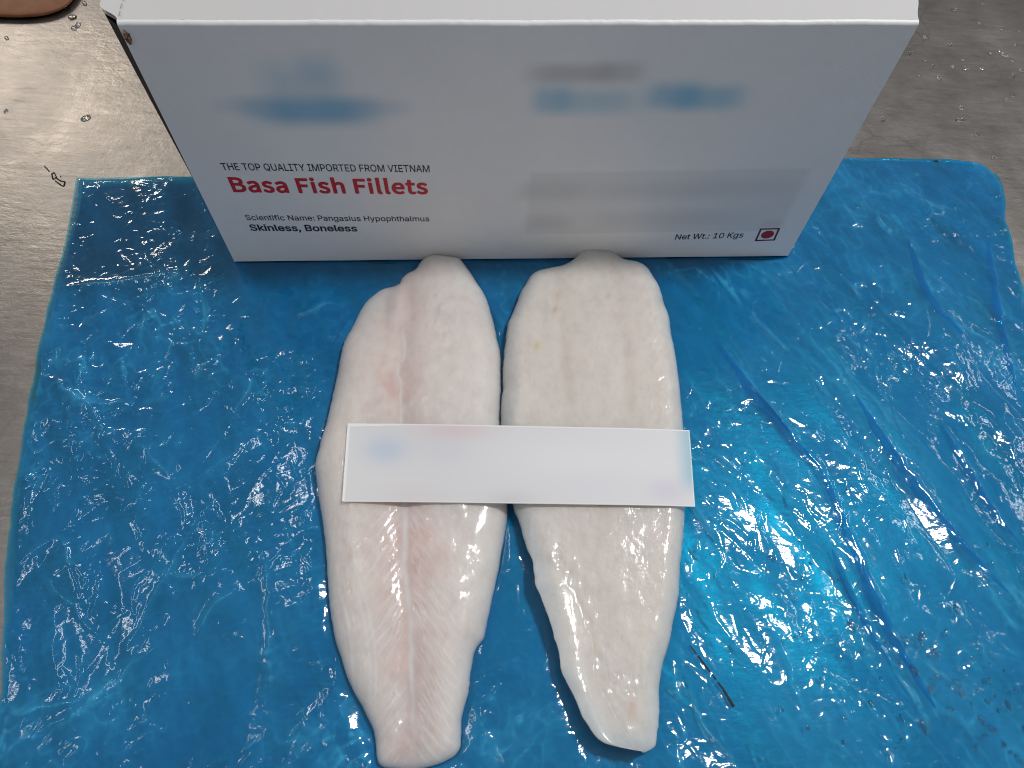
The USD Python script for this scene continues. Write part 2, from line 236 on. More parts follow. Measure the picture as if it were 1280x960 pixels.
def fillet_mesh(S):
    nr, nc = S['X'].shape
    topv = np.stack([S['X'], S['Y'], S['Z']], -1).reshape(-1, 3); botv = np.stack([S['X'], S['Y'], S['B']], -1).reshape(-1, 3)
    f = np.vstack([grid_faces(nr, nc), grid_faces(nr, nc, True) + nr * nc])
    v = np.vstack([topv, botv])
    i = np.arange(nr * nc).reshape(nr, nc); ring = np.r_[i[0], i[1:, -1], i[-1, -2::-1], i[-2:0, 0][:]]
    remap = np.arange(len(v)); remap[ring + nr * nc] = ring
    f = remap[f]; used = np.zeros(len(v), bool); used[f] = True; new = np.cumsum(used) - 1
    S['kept'] = used
    return v[used], new[f]

SL, SR = fillet_shape(LEFT, 11, 'left'), fillet_shape(RIGHT, 23, 'right')
def blend(c, to, w): return c + (np.array(to) - c) * np.clip(w, 0, 1)[..., None]
def tone_left(S):
    X, Y, d, dm = S['X'], S['Y'], S['d'], S['dm']
    c = np.zeros(X.shape + (3,)) + np.array([0.775, 0.648, 0.602])
    c = blend(c, (0.80, 0.72, 0.68), 0.6 * smoothstep(0.01, 0.04, dm) * (0.6 + 0.4 * fb(X, Y, 60, 30, 1)))
    c = blend(c, (0.66, 0.585, 0.555), 0.5 * smoothstep(0.2, 0.6, fb(X, Y, 45, 30, 2)))
    w = np.exp(-(dm / 0.016) ** 2)
    c = blend(c, (0.68, 0.44, 0.41), 0.9 * w * (0.55 + 0.45 * smoothstep(0.06, -0.02, Y)) * (0.7 + 0.6 * fb(X, Y, 90, 60, 4)))
    c = blend(c, (0.64, 0.33, 0.30), 0.75 * np.exp(-((dm - 0.009) / 0.013) ** 2) * smoothstep(0.03, 0.0, Y) * smoothstep(-0.10, -0.03, Y) * smoothstep(-0.2, 0.5, fb(X, Y, 70, 55, 6)))
    c = blend(c, (0.68, 0.38, 0.34), 0.7 * np.exp(-((X + 0.018) / 0.012) ** 2 - ((Y - 0.078) / 0.016) ** 2) * smoothstep(-0.2, 0.5, fb(X, Y, 110, 80, 8)))
    a = np.abs(dm)
    for k, (per, sl, sd, st) in enumerate(((0.0075, 1.15, 20, 0.62), (0.0052, 1.9, 33, 0.42))):
        ph = Y + a * sl + 0.006 * fb(X, Y, 38, 38, sd) + 0.0022 * fb(X, Y, 120, 120, sd + 2)
        herr = np.sin(ph * 2 * math.pi / per)
        c = blend(c, (0.86, 0.775, 0.745), 1.35 * st * smoothstep(0.35, 0.95, herr) * smoothstep(0.04, -0.02, Y) * smoothstep(0.0012, 0.006, a) * smoothstep(0.040, 0.012, a) * np.clip(0.35 + 1.1 * fb(X, Y, 55, 55, 31 + k), 0, 1))
    c = blend(c, (0.83, 0.75, 0.72), 0.85 * np.exp(-(S['dm2'] / (0.0009 + 0.0011 * smoothstep(0.05, 0.0, Y) - 0.0007 * smoothstep(-0.05, -0.11, Y) + 0.0003 * fb(X, Y, 60, 90, 43))) ** 2) * smoothstep(-0.135, -0.09, Y) * smoothstep(0.135, 0.11, Y) * (0.8 + 0.4 * fb(X, Y, 90, 60, 41)))
    for k in range(5):      # pale curved tendons down the left flank
        x0 = -0.012 - 0.0052 * k + 0.0025 * np.sin(k * 2.4)
        c = blend(c, (0.84, 0.76, 0.73), 0.45 * np.exp(-((X - x0 + 0.10 * (Y + 0.09) + 1.2 * (Y + 0.09) ** 2 * 3) / 0.0007) ** 2) * smoothstep(-0.03, -0.06, Y) * smoothstep(-0.115, -0.10, Y))
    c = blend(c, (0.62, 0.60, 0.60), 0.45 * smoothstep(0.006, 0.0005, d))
    return c
def tone_right(S):
    X, Y, d, dm = S['X'], S['Y'], S['d'], S['dm']
    c = np.zeros(X.shape + (3,)) + np.array([0.742, 0.632, 0.578])
    c = blend(c, (0.77, 0.675, 0.605), 0.6 * smoothstep(0.0, 0.5, fb(X, Y, 40, 22, 3)))
    c = blend(c, (0.63, 0.565, 0.53), 0.5 * smoothstep(0.1, 0.6, fb(X, Y, 50, 34, 5)))
    for x0, w, k in ((-0.018, 0.005, 0.2), (0.022, 0.0045, 0.18)):
        c = blend(c, (0.46, 0.34, 0.28), k * np.exp(-((dm - x0 - 0.002 * fb(Y, Y * 0, 40, 1, 7)) / w) ** 2) * smoothstep(-0.01, 0.06, Y) * (0.5 + 0.9 * fb(X, Y, 120, 45, 9)))
    c = blend(c, (0.62, 0.47, 0.40), 0.35 * np.exp(-((X - 0.002) / 0.010) ** 2 - ((Y - 0.0) / 0.02) ** 2))
    for x0, y0, sx, sy, col, k in ((-0.0365, 0.1105, 0.0024, 0.004, (0.70, 0.50, 0.28), 0.7), (-0.024, 0.139, 0.0015, 0.003, (0.5, 0.36, 0.28), 0.7), (-0.022, 0.150, 0.002, 0.004, (0.60, 0.45, 0.35), 0.5), (0.0105, -0.112, 0.0026, 0.006, (0.70, 0.42, 0.36), 0.55), (0.0135, 0.151, 0.002, 0.003, (0.55, 0.46, 0.42), 0.5)):
        c = blend(c, col, k * np.exp(-((X - x0 - 0.3 * (Y - y0)) / sx) ** 2 - ((Y - y0) / sy) ** 2))
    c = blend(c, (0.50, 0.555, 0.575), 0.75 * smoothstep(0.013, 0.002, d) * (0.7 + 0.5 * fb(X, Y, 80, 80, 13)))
    return c
fish = []
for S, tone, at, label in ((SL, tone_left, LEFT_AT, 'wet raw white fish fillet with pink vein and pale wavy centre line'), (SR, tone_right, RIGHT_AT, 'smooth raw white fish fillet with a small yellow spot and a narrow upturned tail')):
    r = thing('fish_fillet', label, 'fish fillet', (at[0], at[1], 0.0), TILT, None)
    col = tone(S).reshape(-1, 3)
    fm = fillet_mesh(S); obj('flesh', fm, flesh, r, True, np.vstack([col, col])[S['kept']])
    fish.append(r)
def top_height(S, q):
    t = cKDTree(np.stack([S['X'], S['Y']], -1).reshape(-1, 2)); dd, i = t.query(q); return np.where(dd < 0.0015, S['Z'].ravel()[i], 0.0)
# ------------------------------------------------------------------ the blue bag: two layers of film lying flat, the upper one crumpled
FILM_L, FILM_T, FILM_R = mm([(-336.4, 391.3), (-326.9, 331.7), (-323.7, 291.4), (-319.5, 248), (-310.3, 191.4), (-301, 137), (-292.9, 99.7), (-283.8, 69.9), (-270.9, 30.3), (-269.9, 17), (-266.9, -21.3), (-266.4, -56.6)]), mm([(-336.4, 391.3), (-298, 394.7), (-253.5, 398.4), (-33.2, 419.6), (254.8, 450.6), (291, 453.6), (321.6, 454.9), (335, 455.5), (347.9, 454.7), (360.4, 453), (367.2, 444), (371.1, 441.9)]), mm([(371.1, 441.9), (373.1, 432.3), (371.8, 415.7), (366.8, 396.9), (367.4, 376.4), (364.9, 358.8), (366.3, 328.5), (367.7, 276.3), (377.1, 211.6), (361.6, 90.2), (345.2, 6.8), (337.9, -30)])
CREASES = [mm(q) for q in [[(187.8, 204.7), (201, 182.7), (210.4, 150.9), (221.1, 111), (229.4, 83.1), (240.4, 56.7), (251.5, 34.5)],
    [(227.3, 242.7), (251.8, 193), (275.1, 150.8), (293, 124.6), (307.6, 102.6)],
    [(157.5, 246.9), (173.6, 223.4), (201, 182.7)],
    [(283, 225.7), (296.7, 188), (307.7, 159.6), (317.3, 142.7)],
    [(159.8, 88.9), (168.2, 50.3), (174, 22.6)],
    [(287.5, 373.9), (293.9, 321), (316.9, 281.8)],
    [(198.3, 136.4), (210.2, 104), (225.8, 61.9)],
    [(105.4, 332.9), (129.5, 336.8), (144.3, 321.1), (139.1, 302.3)],
    [(264.5, 287.4), (294.6, 284.8), (305.7, 255.5), (297.7, 226.5)],
    [(350, 377.9), (343.9, 333.4), (337.6, 240.9)],
    [(106.7, 118.2), (130.6, 84.3), (150.4, 58.2)],
    [(283.7, 127.4), (301.2, 89.7)],
    [(137.6, 279.9), (167.1, 231.1), (186, 204.6)],
    [(-293.2, 233), (-258.5, 187.2), (-223.8, 189.2)],
    [(-238.4, 184.5), (-205.5, 156.7)],
    [(-209.7, 145.8), (-186, 161.4), (-160.3, 188.9)],
    [(-170.3, 231.9), (-177.3, 203.4)],
    [(-288.6, 97.6), (-265.8, 118.6), (-236.2, 84.3)],
    [(-154, 104.6), (-146.8, 118.2), (-137.8, 105.4), (-121, 30.5)],
    [(-222.6, 25.6), (-191.6, 59)],
    [(-151, 280.1), (-125.8, 292.9)],
    [(-269.1, 20.6), (-243.3, 24.6), (-212.2, 31.8)],
    [(-207, 58.2), (-192.5, 115.8), (-182.1, 143.8)],
    [(-272.7, 98.4), (-219.3, 57.6)],
    [(-261.9, -0.7), (-222.6, 25.6), (-202.4, 52.5)],
    [(-318.6, 292.5), (-278.2, 299.6), (-230.6, 311.9)],
    [(-301.5, 224.3), (-274.4, 205.7), (-246.2, 207.3)],
    [(-171.4, 66), (-162.8, 84.9), (-154.6, 91.7)]]]
rng = np.random.default_rng(5)
X0, X1, Y0, Y1, ST = -0.36, 0.40, -0.06, 0.47, 0.0004
gx, gy = np.arange(X0, X1, ST), np.arange(Y0, Y1, ST)
GX, GY = np.meshgrid(gx, gy)
H = np.zeros_like(GX)
def ridge_noise(sx, sy, ang, seed, width, warp=0.0, oct=2):
    a, b = GX * math.cos(ang) + GY * math.sin(ang), -GX * math.sin(ang) + GY * math.cos(ang)
    if warp: a, b = a + warp * fb(GX, GY, 18, 18, seed + 40, 2), b + warp * fb(GX, GY, 18, 18, seed + 41, 2)
    q = fb(a, b, sx, sy, seed, oct)
    return np.exp(-np.abs(q) / width)
diag = math.atan2(-0.85, 0.50)
right = smoothstep(0.02, 0.14, GX)
patchy = np.clip(0.45 + 1.2 * smoothstep(-0.05, 0.45, fb(GX, GY, 17, 17, 61, 2)), 0, 1.5)
patchy2 = np.clip(0.15 + 1.6 * smoothstep(0.0, 0.45, fb(GX, GY, 26, 26, 62, 2)), 0, 1.6)
H += 0.0016 * (fb(GX, GY, 9, 9, 50, 2) + 1) * 0.5
def facets(space, ang, stretch, amp, seed):
    """flat facets between straight creases: random points lifted at random, joined by triangles"""
    r = np.random.default_rng(seed); ca, sa = math.cos(ang), math.sin(ang)
    a, b = (GX * ca + GY * sa) / stretch, -GX * sa + GY * ca
    n = int((np.ptp(a) * np.ptp(b)) / space ** 2)
    p = np.stack([r.uniform(a.min(), a.max(), n), r.uniform(b.min(), b.max(), n)], 1)
    bb = np.array([[a.min() - .1, b.min() - .1], [a.max() + .1, b.min() - .1], [a.min() - .1, b.max() + .1], [a.max() + .1, b.max() + .1]])
    p = np.vstack([p, bb]); h = r.beta(0.7, 1.3, len(p)) * amp
    wob = 0.10 * space
    return LinearNDInterpolator(p, h)(a + wob * fb(GX, GY, 60, 60, seed, 2), b + wob * fb(GX, GY, 60, 60, seed + 1, 2))
H += right * facets(0.030, diag, 4.0, 0.0056, 101) + (1 - right) * facets(0.040, 0.75, 1.6, 0.0050, 102)
H += right * facets(0.014, diag + 0.3, 2.6, 0.0021, 103) + (1 - right) * facets(0.018, 2.1, 1.6, 0.0022, 104)
H += (0.35 + 0.8 * patchy) * facets(0.0085, diag - 0.2, 2.0, 0.0012, 105)
H += np.clip(patchy2 - 0.05, 0, 2) * facets(0.0046, 0.3, 2.2, 0.00065, 106)
FINE1 = ridge_noise(52, 120, diag, 151, 0.07, 0.010, 2) * right + ridge_noise(75, 95, 0.6, 152, 0.07, 0.012, 2) * (1 - right); FINE2 = ridge_noise(130, 170, 0.2, 153, 0.10, 0.006, 2)
H += 0.00026 * FINE1 * np.clip(patchy, 0.15, 1.2) + 0.00013 * FINE2 * np.clip(patchy2, 0.1, 1.2)
def stamp(path, amp, w, sharp):
    path = np.asarray(path); lo, hi = path.min(0) - 5 * w, path.max(0) + 5 * w
    i0, i1 = max(0, int((lo[1] - Y0) / ST)), min(len(gy), int((hi[1] - Y0) / ST) + 1); j0, j1 = max(0, int((lo[0] - X0) / ST)), min(len(gx), int((hi[0] - X0) / ST) + 1)
    if i1 - i0 < 2 or j1 - j0 < 2: return
    P = np.stack([GX[i0:i1, j0:j1], GY[i0:i1, j0:j1]], -1)
    best, tt, n = np.full(P.shape[:2], 1e9), np.zeros(P.shape[:2]), len(path) - 1
    for k in range(n):
        a, ab = path[k], path[k + 1] - path[k]
        t = np.clip(((P - a) @ ab) / max(ab @ ab, 1e-12), 0, 1); dd = np.hypot(*np.moveaxis(P - a - t[..., None] * ab, -1, 0))
        m = dd < best; best[m] = dd[m]; tt[m] = ((k + t) / n)[m]
    taper = np.sin(np.clip(tt, 0.0, 1.0) * math.pi) ** 0.6
    H[i0:i1, j0:j1] += amp * taper * (np.exp(-best / w) if sharp else np.exp(-(best / w) ** 2))
for q in CREASES:
    n = max(6, int(np.hypot(*np.diff(q, axis=0).T).sum() / 0.006)); L = np.r_[0, np.cumsum(np.hypot(*np.diff(q, axis=0).T))]
    sp = np.linspace(0, L[-1], n); p = np.stack([np.interp(sp, L, q[:, 0]), np.interp(sp, L, q[:, 1])], 1)
    p[1:-1] += rng.normal(0, 0.0009, (n - 2, 2))
    stamp(p, rng.uniform(0.0009, 0.0017), rng.uniform(0.0014, 0.0024), True)
    stamp(p + rng.normal(0, 0.003, 2), 0.0008, 0.009, False)
for k in range(5500):
    cx, cy = rng.uniform(X0, X1), rng.uniform(Y0, Y1)
    dens = patchy[int((cy - Y0) / ST) - 1, int((cx - X0) / ST) - 1]
    if rng.uniform() > 0.18 + 0.6 * dens: continue
    main = diag if cx > 0.08 else rng.choice([0.9, 0.2, -1.0, 2.2])
    ang = main + rng.normal(0, 0.55) + (math.pi / 2 if rng.uniform() < 0.18 else 0)
    L, m = rng.lognormal(math.log(0.012), 0.55), 6
    p, b = [np.array([cx, cy])], rng.normal(0, 0.16)
    for _ in range(m): p.append(p[-1] + L / m * np.array([math.cos(ang), math.sin(ang)])); ang += b + rng.normal(0, 0.12)
    stamp(np.array(p), rng.choice([-1, 1], p=[0.35, 0.65]) * rng.uniform(0.00018, 0.0005), rng.uniform(0.0005, 0.0011), True)
# pressed flat by what stands on it
press = np.zeros_like(GX)
for S, at in ((SL, LEFT_AT), (SR, RIGHT_AT)):
    press += contains_xy(Polygon(to_world(S['outline'][::6], at)), GX, GY)
bx = np.array([[0, 0], [BOX_W, 0], [BOX_W, BOX_D], [0, BOX_D]]) ; boxp = Polygon(to_world(bx, BOX_AT, BOX_RZ))
press += contains_xy(boxp.buffer(0.002), GX, GY)
press = np.clip(press, 0, 1); soft = gaussian_filter(press, 11)
H = gaussian_filter(H, 0.65); H -= np.percentile(H, 3); H = np.maximum(H, 0)
H = 0.0075 * (1 - np.exp(-H / 0.0075))
H *= 1 - np.clip(soft * 1.9, 0, 1)
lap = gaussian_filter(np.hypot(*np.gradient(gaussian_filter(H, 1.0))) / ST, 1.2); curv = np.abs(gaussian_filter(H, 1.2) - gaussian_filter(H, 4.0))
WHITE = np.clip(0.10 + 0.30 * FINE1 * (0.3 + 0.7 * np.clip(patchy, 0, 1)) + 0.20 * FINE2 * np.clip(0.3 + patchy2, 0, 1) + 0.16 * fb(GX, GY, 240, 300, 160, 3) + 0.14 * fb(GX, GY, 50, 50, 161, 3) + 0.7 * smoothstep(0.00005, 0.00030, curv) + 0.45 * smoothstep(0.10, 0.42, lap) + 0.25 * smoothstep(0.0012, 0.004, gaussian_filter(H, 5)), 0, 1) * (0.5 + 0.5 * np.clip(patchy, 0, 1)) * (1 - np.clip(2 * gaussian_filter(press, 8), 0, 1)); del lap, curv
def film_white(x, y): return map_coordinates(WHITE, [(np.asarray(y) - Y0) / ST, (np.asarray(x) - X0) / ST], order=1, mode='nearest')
def film_z(x, y): return 0.0011 + map_coordinates(H, [(np.asarray(y) - Y0) / ST, (np.asarray(x) - X0) / ST], order=1, mode='nearest')

def resample(p, t):
    L = np.r_[0, np.cumsum(np.hypot(*np.diff(p, axis=0).T))]; return np.stack([np.interp(t * L[-1], L, p[:, 0]), np.interp(t * L[-1], L, p[:, 1])], 1)
def sheet(nu, nv, inset, seed):
    """fills the bag's outline; inset (left, top, right) pulls an edge in"""
    vary = lambda p, k: np.clip(0.9 + 1.3 * fb(p[:, 0], p[:, 1], 22, 22, seed + k, 2), 0.12, 2.4)
    l, t, r = (resample(p, np.linspace(0, 1, 160)) for p in (FILM_L[::-1], FILM_T, FILM_R[::-1]))
    l[:, 0] += inset[0] * vary(l, 1); t[:, 1] -= inset[1] * vary(t, 2); r[:, 0] -= inset[2] * vary(r, 3)
    t = t.copy(); t[0] = l[-1] = [l[-1][0], t[0][1]]; t[-1] = r[-1] = [r[-1][0], t[-1][1]]
    u, v = np.linspace(0, 1, nu), np.linspace(0, 1, nv)
    Lc, Rc, Tc = resample(l, v), resample(r, v), resample(t, u); Bc = l[0] + (r[0] - l[0]) * u[:, None]
    w = 0.0022
    Lc[:, 0] += w * fb(v, v * 0, 38, 1, seed, 4) * np.sin(v * math.pi); Tc[:, 1] += w * fb(u, u * 0, 34, 1, seed + 1, 4) * np.sin(u * math.pi)
    U, V = u[None, :, None], v[:, None, None]
    P = (1 - U) * Lc[:, None] + U * Rc[:, None] + (1 - V) * Bc[None] + V * Tc[None] - ((1 - U) * (1 - V) * l[0] + U * (1 - V) * r[0] + (1 - U) * V * l[-1] + U * V * r[-1])
    return P
bag = thing('plastic_bag', 'crumpled shiny blue plastic bag spread flat on the steel', 'plastic bag', (0, 0, 0))
P = sheet(1180, 850, (0.0042, 0.0044, 0.0022), 3)
ii, jj = np.mgrid[0:850, 0:1180]; rim = np.minimum.reduce([jj * 0.00057, (1179 - jj) * 0.00057, (849 - ii) * 0.00057]); rim = 0.6 + 0.4 * smoothstep(0.0, 0.004, rim)
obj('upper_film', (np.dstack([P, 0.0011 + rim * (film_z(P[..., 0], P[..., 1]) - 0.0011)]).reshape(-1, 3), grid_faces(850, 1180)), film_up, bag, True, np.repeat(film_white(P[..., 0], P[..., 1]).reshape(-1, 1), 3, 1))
P = sheet(220, 160, (0, 0, 0), 8)
z = 0.00045 + 0.00022 * (fb(P[..., 0], P[..., 1], 60, 60, 91, 2) + 1)
obj('lower_film', (np.dstack([P, z]).reshape(-1, 3), grid_faces(160, 220)), film_lo, bag, True, np.zeros((160 * 220, 3)))

def strip_on_film(path, w0, w1, lift, n=60, jitter=0.0):
    q = resample(np.asarray(path), np.linspace(0, 1, n)); g = np.gradient(q, axis=0); g /= np.hypot(*g.T)[:, None]; nn = np.stack([-g[:, 1], g[:, 0]], 1)
    w = np.linspace(w0, w1, n) * (1 + jitter * fb(np.linspace(0, 1, n), np.zeros(n), 14, 1, 4)); v = np.linspace(-1, 1, 5)
    A = q[:, None] + nn[:, None] * (w[:, None] * v)[..., None] / 2
    return A
# pleats: the film folded over itself along the long creases
for q, w0, w1 in zip([CREASES[i] for i in (0, 1, 2, 3, 5, 6, 9, 12)], (4.5, 5, 3, 3.5, 5, 3, 4, 4), (8, 7, 6, 5, 5, 5, 6, 7)):
    nq = max(40, int(np.hypot(*np.diff(q, axis=0).T).sum() / 0.0012))
    qs = resample(q, np.linspace(0, 1, nq)); qs = gaussian_filter(qs, (nq / 14, 0), mode='nearest') + 0.0011 * np.stack([fb(qs[:, 0], qs[:, 1], 45, 45, 7), fb(qs[:, 0], qs[:, 1], 45, 45, 8)], 1)
    g = np.gradient(qs, axis=0); g /= np.hypot(*g.T)[:, None]; nn = np.stack([-g[:, 1], g[:, 0]], 1)
    t = np.linspace(0, 1, nq); ww = np.interp(t, [0, 1], [w0, w1]) / 1000 * (1 + 0.35 * fb(t, t * 0, 9, 1, int(w0 * 10))) * np.sin(np.clip(t * 1.06 + 0.02, 0, 1) * math.pi) ** 0.55
    vv = np.linspace(-1, 0.15, 9)
    A = qs[:, None] + nn[:, None] * (ww[:, None] * vv)[..., None]
    z = film_z(A[..., 0], A[..., 1]) + 0.00010
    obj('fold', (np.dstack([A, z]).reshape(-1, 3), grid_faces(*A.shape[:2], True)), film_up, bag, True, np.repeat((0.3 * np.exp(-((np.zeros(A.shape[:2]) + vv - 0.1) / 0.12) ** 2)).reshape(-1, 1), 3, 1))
mk = resample(mm([(109.4, 74.6), (115.5, 66.5), (121.4, 58.6), (126.7, 51.7), (131.8, 42.7)]), np.linspace(0, 1, 101))
for i0, i1, w0, w1 in ((0, 15, 0.5, 0.9), (18, 45, 1.1, 1.2), (49, 58, 1.0, 1.0), (62, 100, 1.0, 2.0)):
    A = strip_on_film(mk[i0:i1 + 1], w0 / 1000, w1 / 1000, 0, 30, 0.4)
    z = film_z(A[..., 0], A[..., 1]) + 0.00010
    obj('printed_line', (np.dstack([A, z]).reshape(-1, 3), grid_faces(*A.shape[:2], True)), dark_ink, bag, True)

# ------------------------------------------------------------------ the carton
box = thing('carton', 'white cardboard carton with red and black print standing behind the fillets', 'carton', (BOX_AT[0], BOX_AT[1], 0.0022), BOX_RZ)
W, D, Hh = BOX_W, BOX_D, BOX_H - 0.0022
BLOBS = [(84, 144, 27, 9.5, (0.14, 0.40, 0.62), 0.72), (104, 146, 18, 7, (0.20, 0.44, 0.64), 0.45), (60, 146, 16, 7, (0.20, 0.44, 0.64), 0.35), (82, 163, 20, 13, (0.24, 0.48, 0.66), 0.34), (92, 172, 10, 10, (0.24, 0.48, 0.66), 0.25), (124, 147, 13, 5, (0.4, 0.52, 0.64), 0.3), (45, 148, 13, 5, (0.4, 0.52, 0.64), 0.28),
         (226, 170, 20, 6.0, (0.30, 0.29, 0.30), 0.45), (252, 170.5, 12, 6.5, (0.30, 0.29, 0.30), 0.36), (217, 153, 10, 8.5, (0.16, 0.44, 0.63), 0.45), (238, 151, 24, 8, (0.18, 0.46, 0.64), 0.45), (284, 154.5, 14, 8.5, (0.12, 0.42, 0.63), 0.58), (304, 152.5, 18, 8, (0.12, 0.42, 0.63), 0.55),
         (222, 78, 18, 8, (0.38, 0.38, 0.39), 0.42), (287, 77, 42, 8, (0.36, 0.38, 0.42), 0.34), (350, 77, 28, 8, (0.38, 0.40, 0.44), 0.26), (222, 45, 14, 8, (0.36, 0.36, 0.38), 0.45), (300, 48, 46, 8, (0.36, 0.39, 0.43), 0.36), (376, 40, 7, 4, (0.6, 0.25, 0.28), 0.35)]
nu, nz = 420, 200
zz = np.r_[np.linspace(0, Hh - 0.002, nz - 9), Hh - 0.002 + 0.002 * np.sin(np.linspace(0, math.pi / 2, 10)[1:])]
arc = np.r_[np.zeros(nz - 9), 0.002 * (1 - np.cos(np.linspace(0, math.pi / 2, 10)[1:]))]
uu = np.linspace(0, W, nu)
PX, PZ = np.meshgrid(uu, zz); PY = np.repeat(arc[:, None], nu, 1)
bul = np.sin(np.clip(PX / W, 0, 1) * math.pi) * np.sin(np.clip(PZ / Hh, 0, 1) * math.pi)
PY = PY - 0.0022 * bul - 0.0012 * fb(PX, PZ, 16, 16, 5) * bul - 0.0005 * np.exp(-((PX - 0.20) / 0.012) ** 2) * bul
PZt = PZ + (0.0005 * fb(PX, PZ * 0, 30, 1, 6) + 0.00025 * fb(PX, PZ * 0, 220, 1, 66)) * smoothstep(Hh - 0.01, Hh, PZ)
tone = np.zeros(PX.shape + (3,)) + np.array([0.775, 0.78, 0.795])
tone *= (1 + 0.035 * fb(PX, PZ, 14, 14, 71) + 0.02 * fb(PX, PZ, 160, 160, 72))[..., None]
for bxx, bz, sx, sz, col, k in BLOBS:
    # a block of blurred print: flat in the middle, soft at its border
    fx = smoothstep(sx * 1.6, sx * 0.45, np.abs(PX * 1000 - bxx)); fz = smoothstep(sz * 1.75, sz * 0.2, np.abs(PZ * 1000 + 2.2 - bz))
    tone = blend(tone, col, k * fx * fz)
inrect = smoothstep(206, 209, PX * 1000) * smoothstep(386, 380, PX * 1000) * smoothstep(31.5, 33, PZ * 1000 + 2.2 - (PX * 1000 - 300) * 0.0) * smoothstep(97, 93, PZ * 1000 + 2.2)
tone = blend(tone, (0.60, 0.61, 0.625), 0.5 * inrect)
front = obj('front_panel', (np.dstack([PX, PY, PZt]).reshape(-1, 3), grid_faces(nz, nu)), carton_m, box, True, tone.reshape(-1, 3))
front_y = lambda x, z: map_coordinates(PY, [np.interp(z, zz, np.arange(nz)), np.asarray(x) / W * (nu - 1)], order=1, mode='nearest')
FLARE, CUT = 0.0105, 0.013
# lid: its left edge flares out past the front corner
nt = 60
ty_ = np.r_[0.002, np.linspace(0.0028, 0.03, 28), np.linspace(0.034, D, nt - 29)]
edge_x = -FLARE * smoothstep(0.002, CUT, ty_)
tu = np.linspace(0, 1, 160)
TX = edge_x[:, None] * (1 - tu) + (W + 0.004 * smoothstep(0.002, 0.02, ty_))[:, None] * tu
TY = np.repeat(ty_[:, None], 160, 1)
TZ = Hh + 0.0012 * np.sin(tu * math.pi)[None] * smoothstep(0.003, 0.08, TY) + 0.00035 * fb(TX, TY, 30, 30, 15) * smoothstep(0.003, 0.02, TY) + (0.0005 * fb(TX, TX * 0, 30, 1, 6) + 0.00025 * fb(TX, TX * 0, 220, 1, 66)) * (1 - smoothstep(0.003, 0.03, TY))
lid = np.dstack([TX, TY, TZ]).reshape(-1, 3)
obj('lid', (np.vstack([lid, lid - [0, 0, 0.0028]]), np.vstack([grid_faces(nt, 160), grid_faces(nt, 160, True) + nt * 160])), white_board, box, True)
perf = ink('perforation_grey', (0.30, 0.28, 0.27))
for k in range(9):      # perforated fold line near the lid's left edge
    b = trimesh.creation.box([0.0004, 0.0030, 0.0002]); b.apply_translation([0.0008 - 0.0002 * (k % 2), 0.006 + 0.0055 * k, Hh + 0.0006])
    if k < 5: obj('perforation', b, perf, box, False)
def side(xf, flip):
    sy, sz = np.r_[np.linspace(0, 0.02, 14), np.linspace(0.024, D, 20)], np.linspace(0, Hh - 0.0035, 40)
    SY, SZ = np.meshgrid(sy, sz); SX = xf(SY, SZ)
    return np.dstack([SX, SY, SZ]).reshape(-1, 3), grid_faces(40, 34, flip)
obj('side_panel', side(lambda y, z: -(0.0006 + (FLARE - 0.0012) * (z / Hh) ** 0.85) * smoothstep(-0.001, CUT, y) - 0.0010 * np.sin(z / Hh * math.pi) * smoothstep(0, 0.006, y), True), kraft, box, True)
obj('side_panel', side(lambda y, z: W + 0.003 * (z / Hh) * smoothstep(0, 0.02, y), False), white_board, box, True)
for nm, y, z0, hgt in (('back_panel', D, 0, Hh - 0.003),):
    b = trimesh.creation.box([W, 0.003, hgt]); b.apply_translation([W / 2, y - 0.0016, z0 + hgt / 2]); obj(nm, b, white_board, box, False)
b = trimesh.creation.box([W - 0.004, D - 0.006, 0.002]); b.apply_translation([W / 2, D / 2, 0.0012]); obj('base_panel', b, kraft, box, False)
b = trimesh.creation.icosphere(2, 1.0); b.vertices *= [0.0011, 0.0009, 0.0034]; b.vertices += 0.0005 * np.random.default_rng(2).normal(size=b.vertices.shape); b.apply_translation([0.0022, -0.0006, Hh - 0.0085]); obj('torn_paper', b, tag and mat('torn_kraft', {'p': ('principled_bsdf', {'base_color': (0.22, 0.13, 0.08), 'roughness': 0.9})}, []), box, True)

def print_on_front(mesh, name, material, parent=None):
    """mesh lies in xy (mm on the panel, z = thickness); wraps it on the panel's face"""
    m = mesh.copy() if hasattr(mesh, 'copy') else mesh
    v = np.array(m.vertices); x, z = v[:, 0], v[:, 1] - 0.0022
    out = np.stack([x, front_y(x, z) - 0.00008 - v[:, 2], z], 1)
    return obj(name, trimesh.Trimesh(out, m.faces, process=False), material, parent or box, False)
def text(s, x0, x1, base0, base1, cap, bold=False, slant=0.0):
    m = meshkit.text_mesh(s, 1.0, 0.0001, bold); v = m.vertices
    m0 = m.copy(); m0.vertices = v + [0.012, 0.004, 0.00003]; m = trimesh.util.concatenate([m, m0]); v = m.vertices
    lo, hi = v[:, 0].min(), v[:, 0].max(); t = (v[:, 0] - lo) / (hi - lo)
    m.vertices = np.stack([(x0 + (x1 - x0) * t + slant * cap * v[:, 1]) / 1000, (base0 + (base1 - base0) * t + cap * v[:, 1]) / 1000, v[:, 2]], 1)
    return m
print_on_front(text('THE TOP QUALITY IMPORTED FROM VIETNAM', 20.4, 145.6, 96.9, 95.6, 6.0), 'printed_text', black_ink)
print_on_front(text('Scientific Name: Pangasius Hypophthalmus', 21.5, 142.0, 49.0, 47.3, 5.3), 'printed_text', black_ink)
print_on_front(text('Skinless, Boneless', 21.4, 92.6, 37.7, 36.7, 6.4, True), 'printed_text', black_ink)
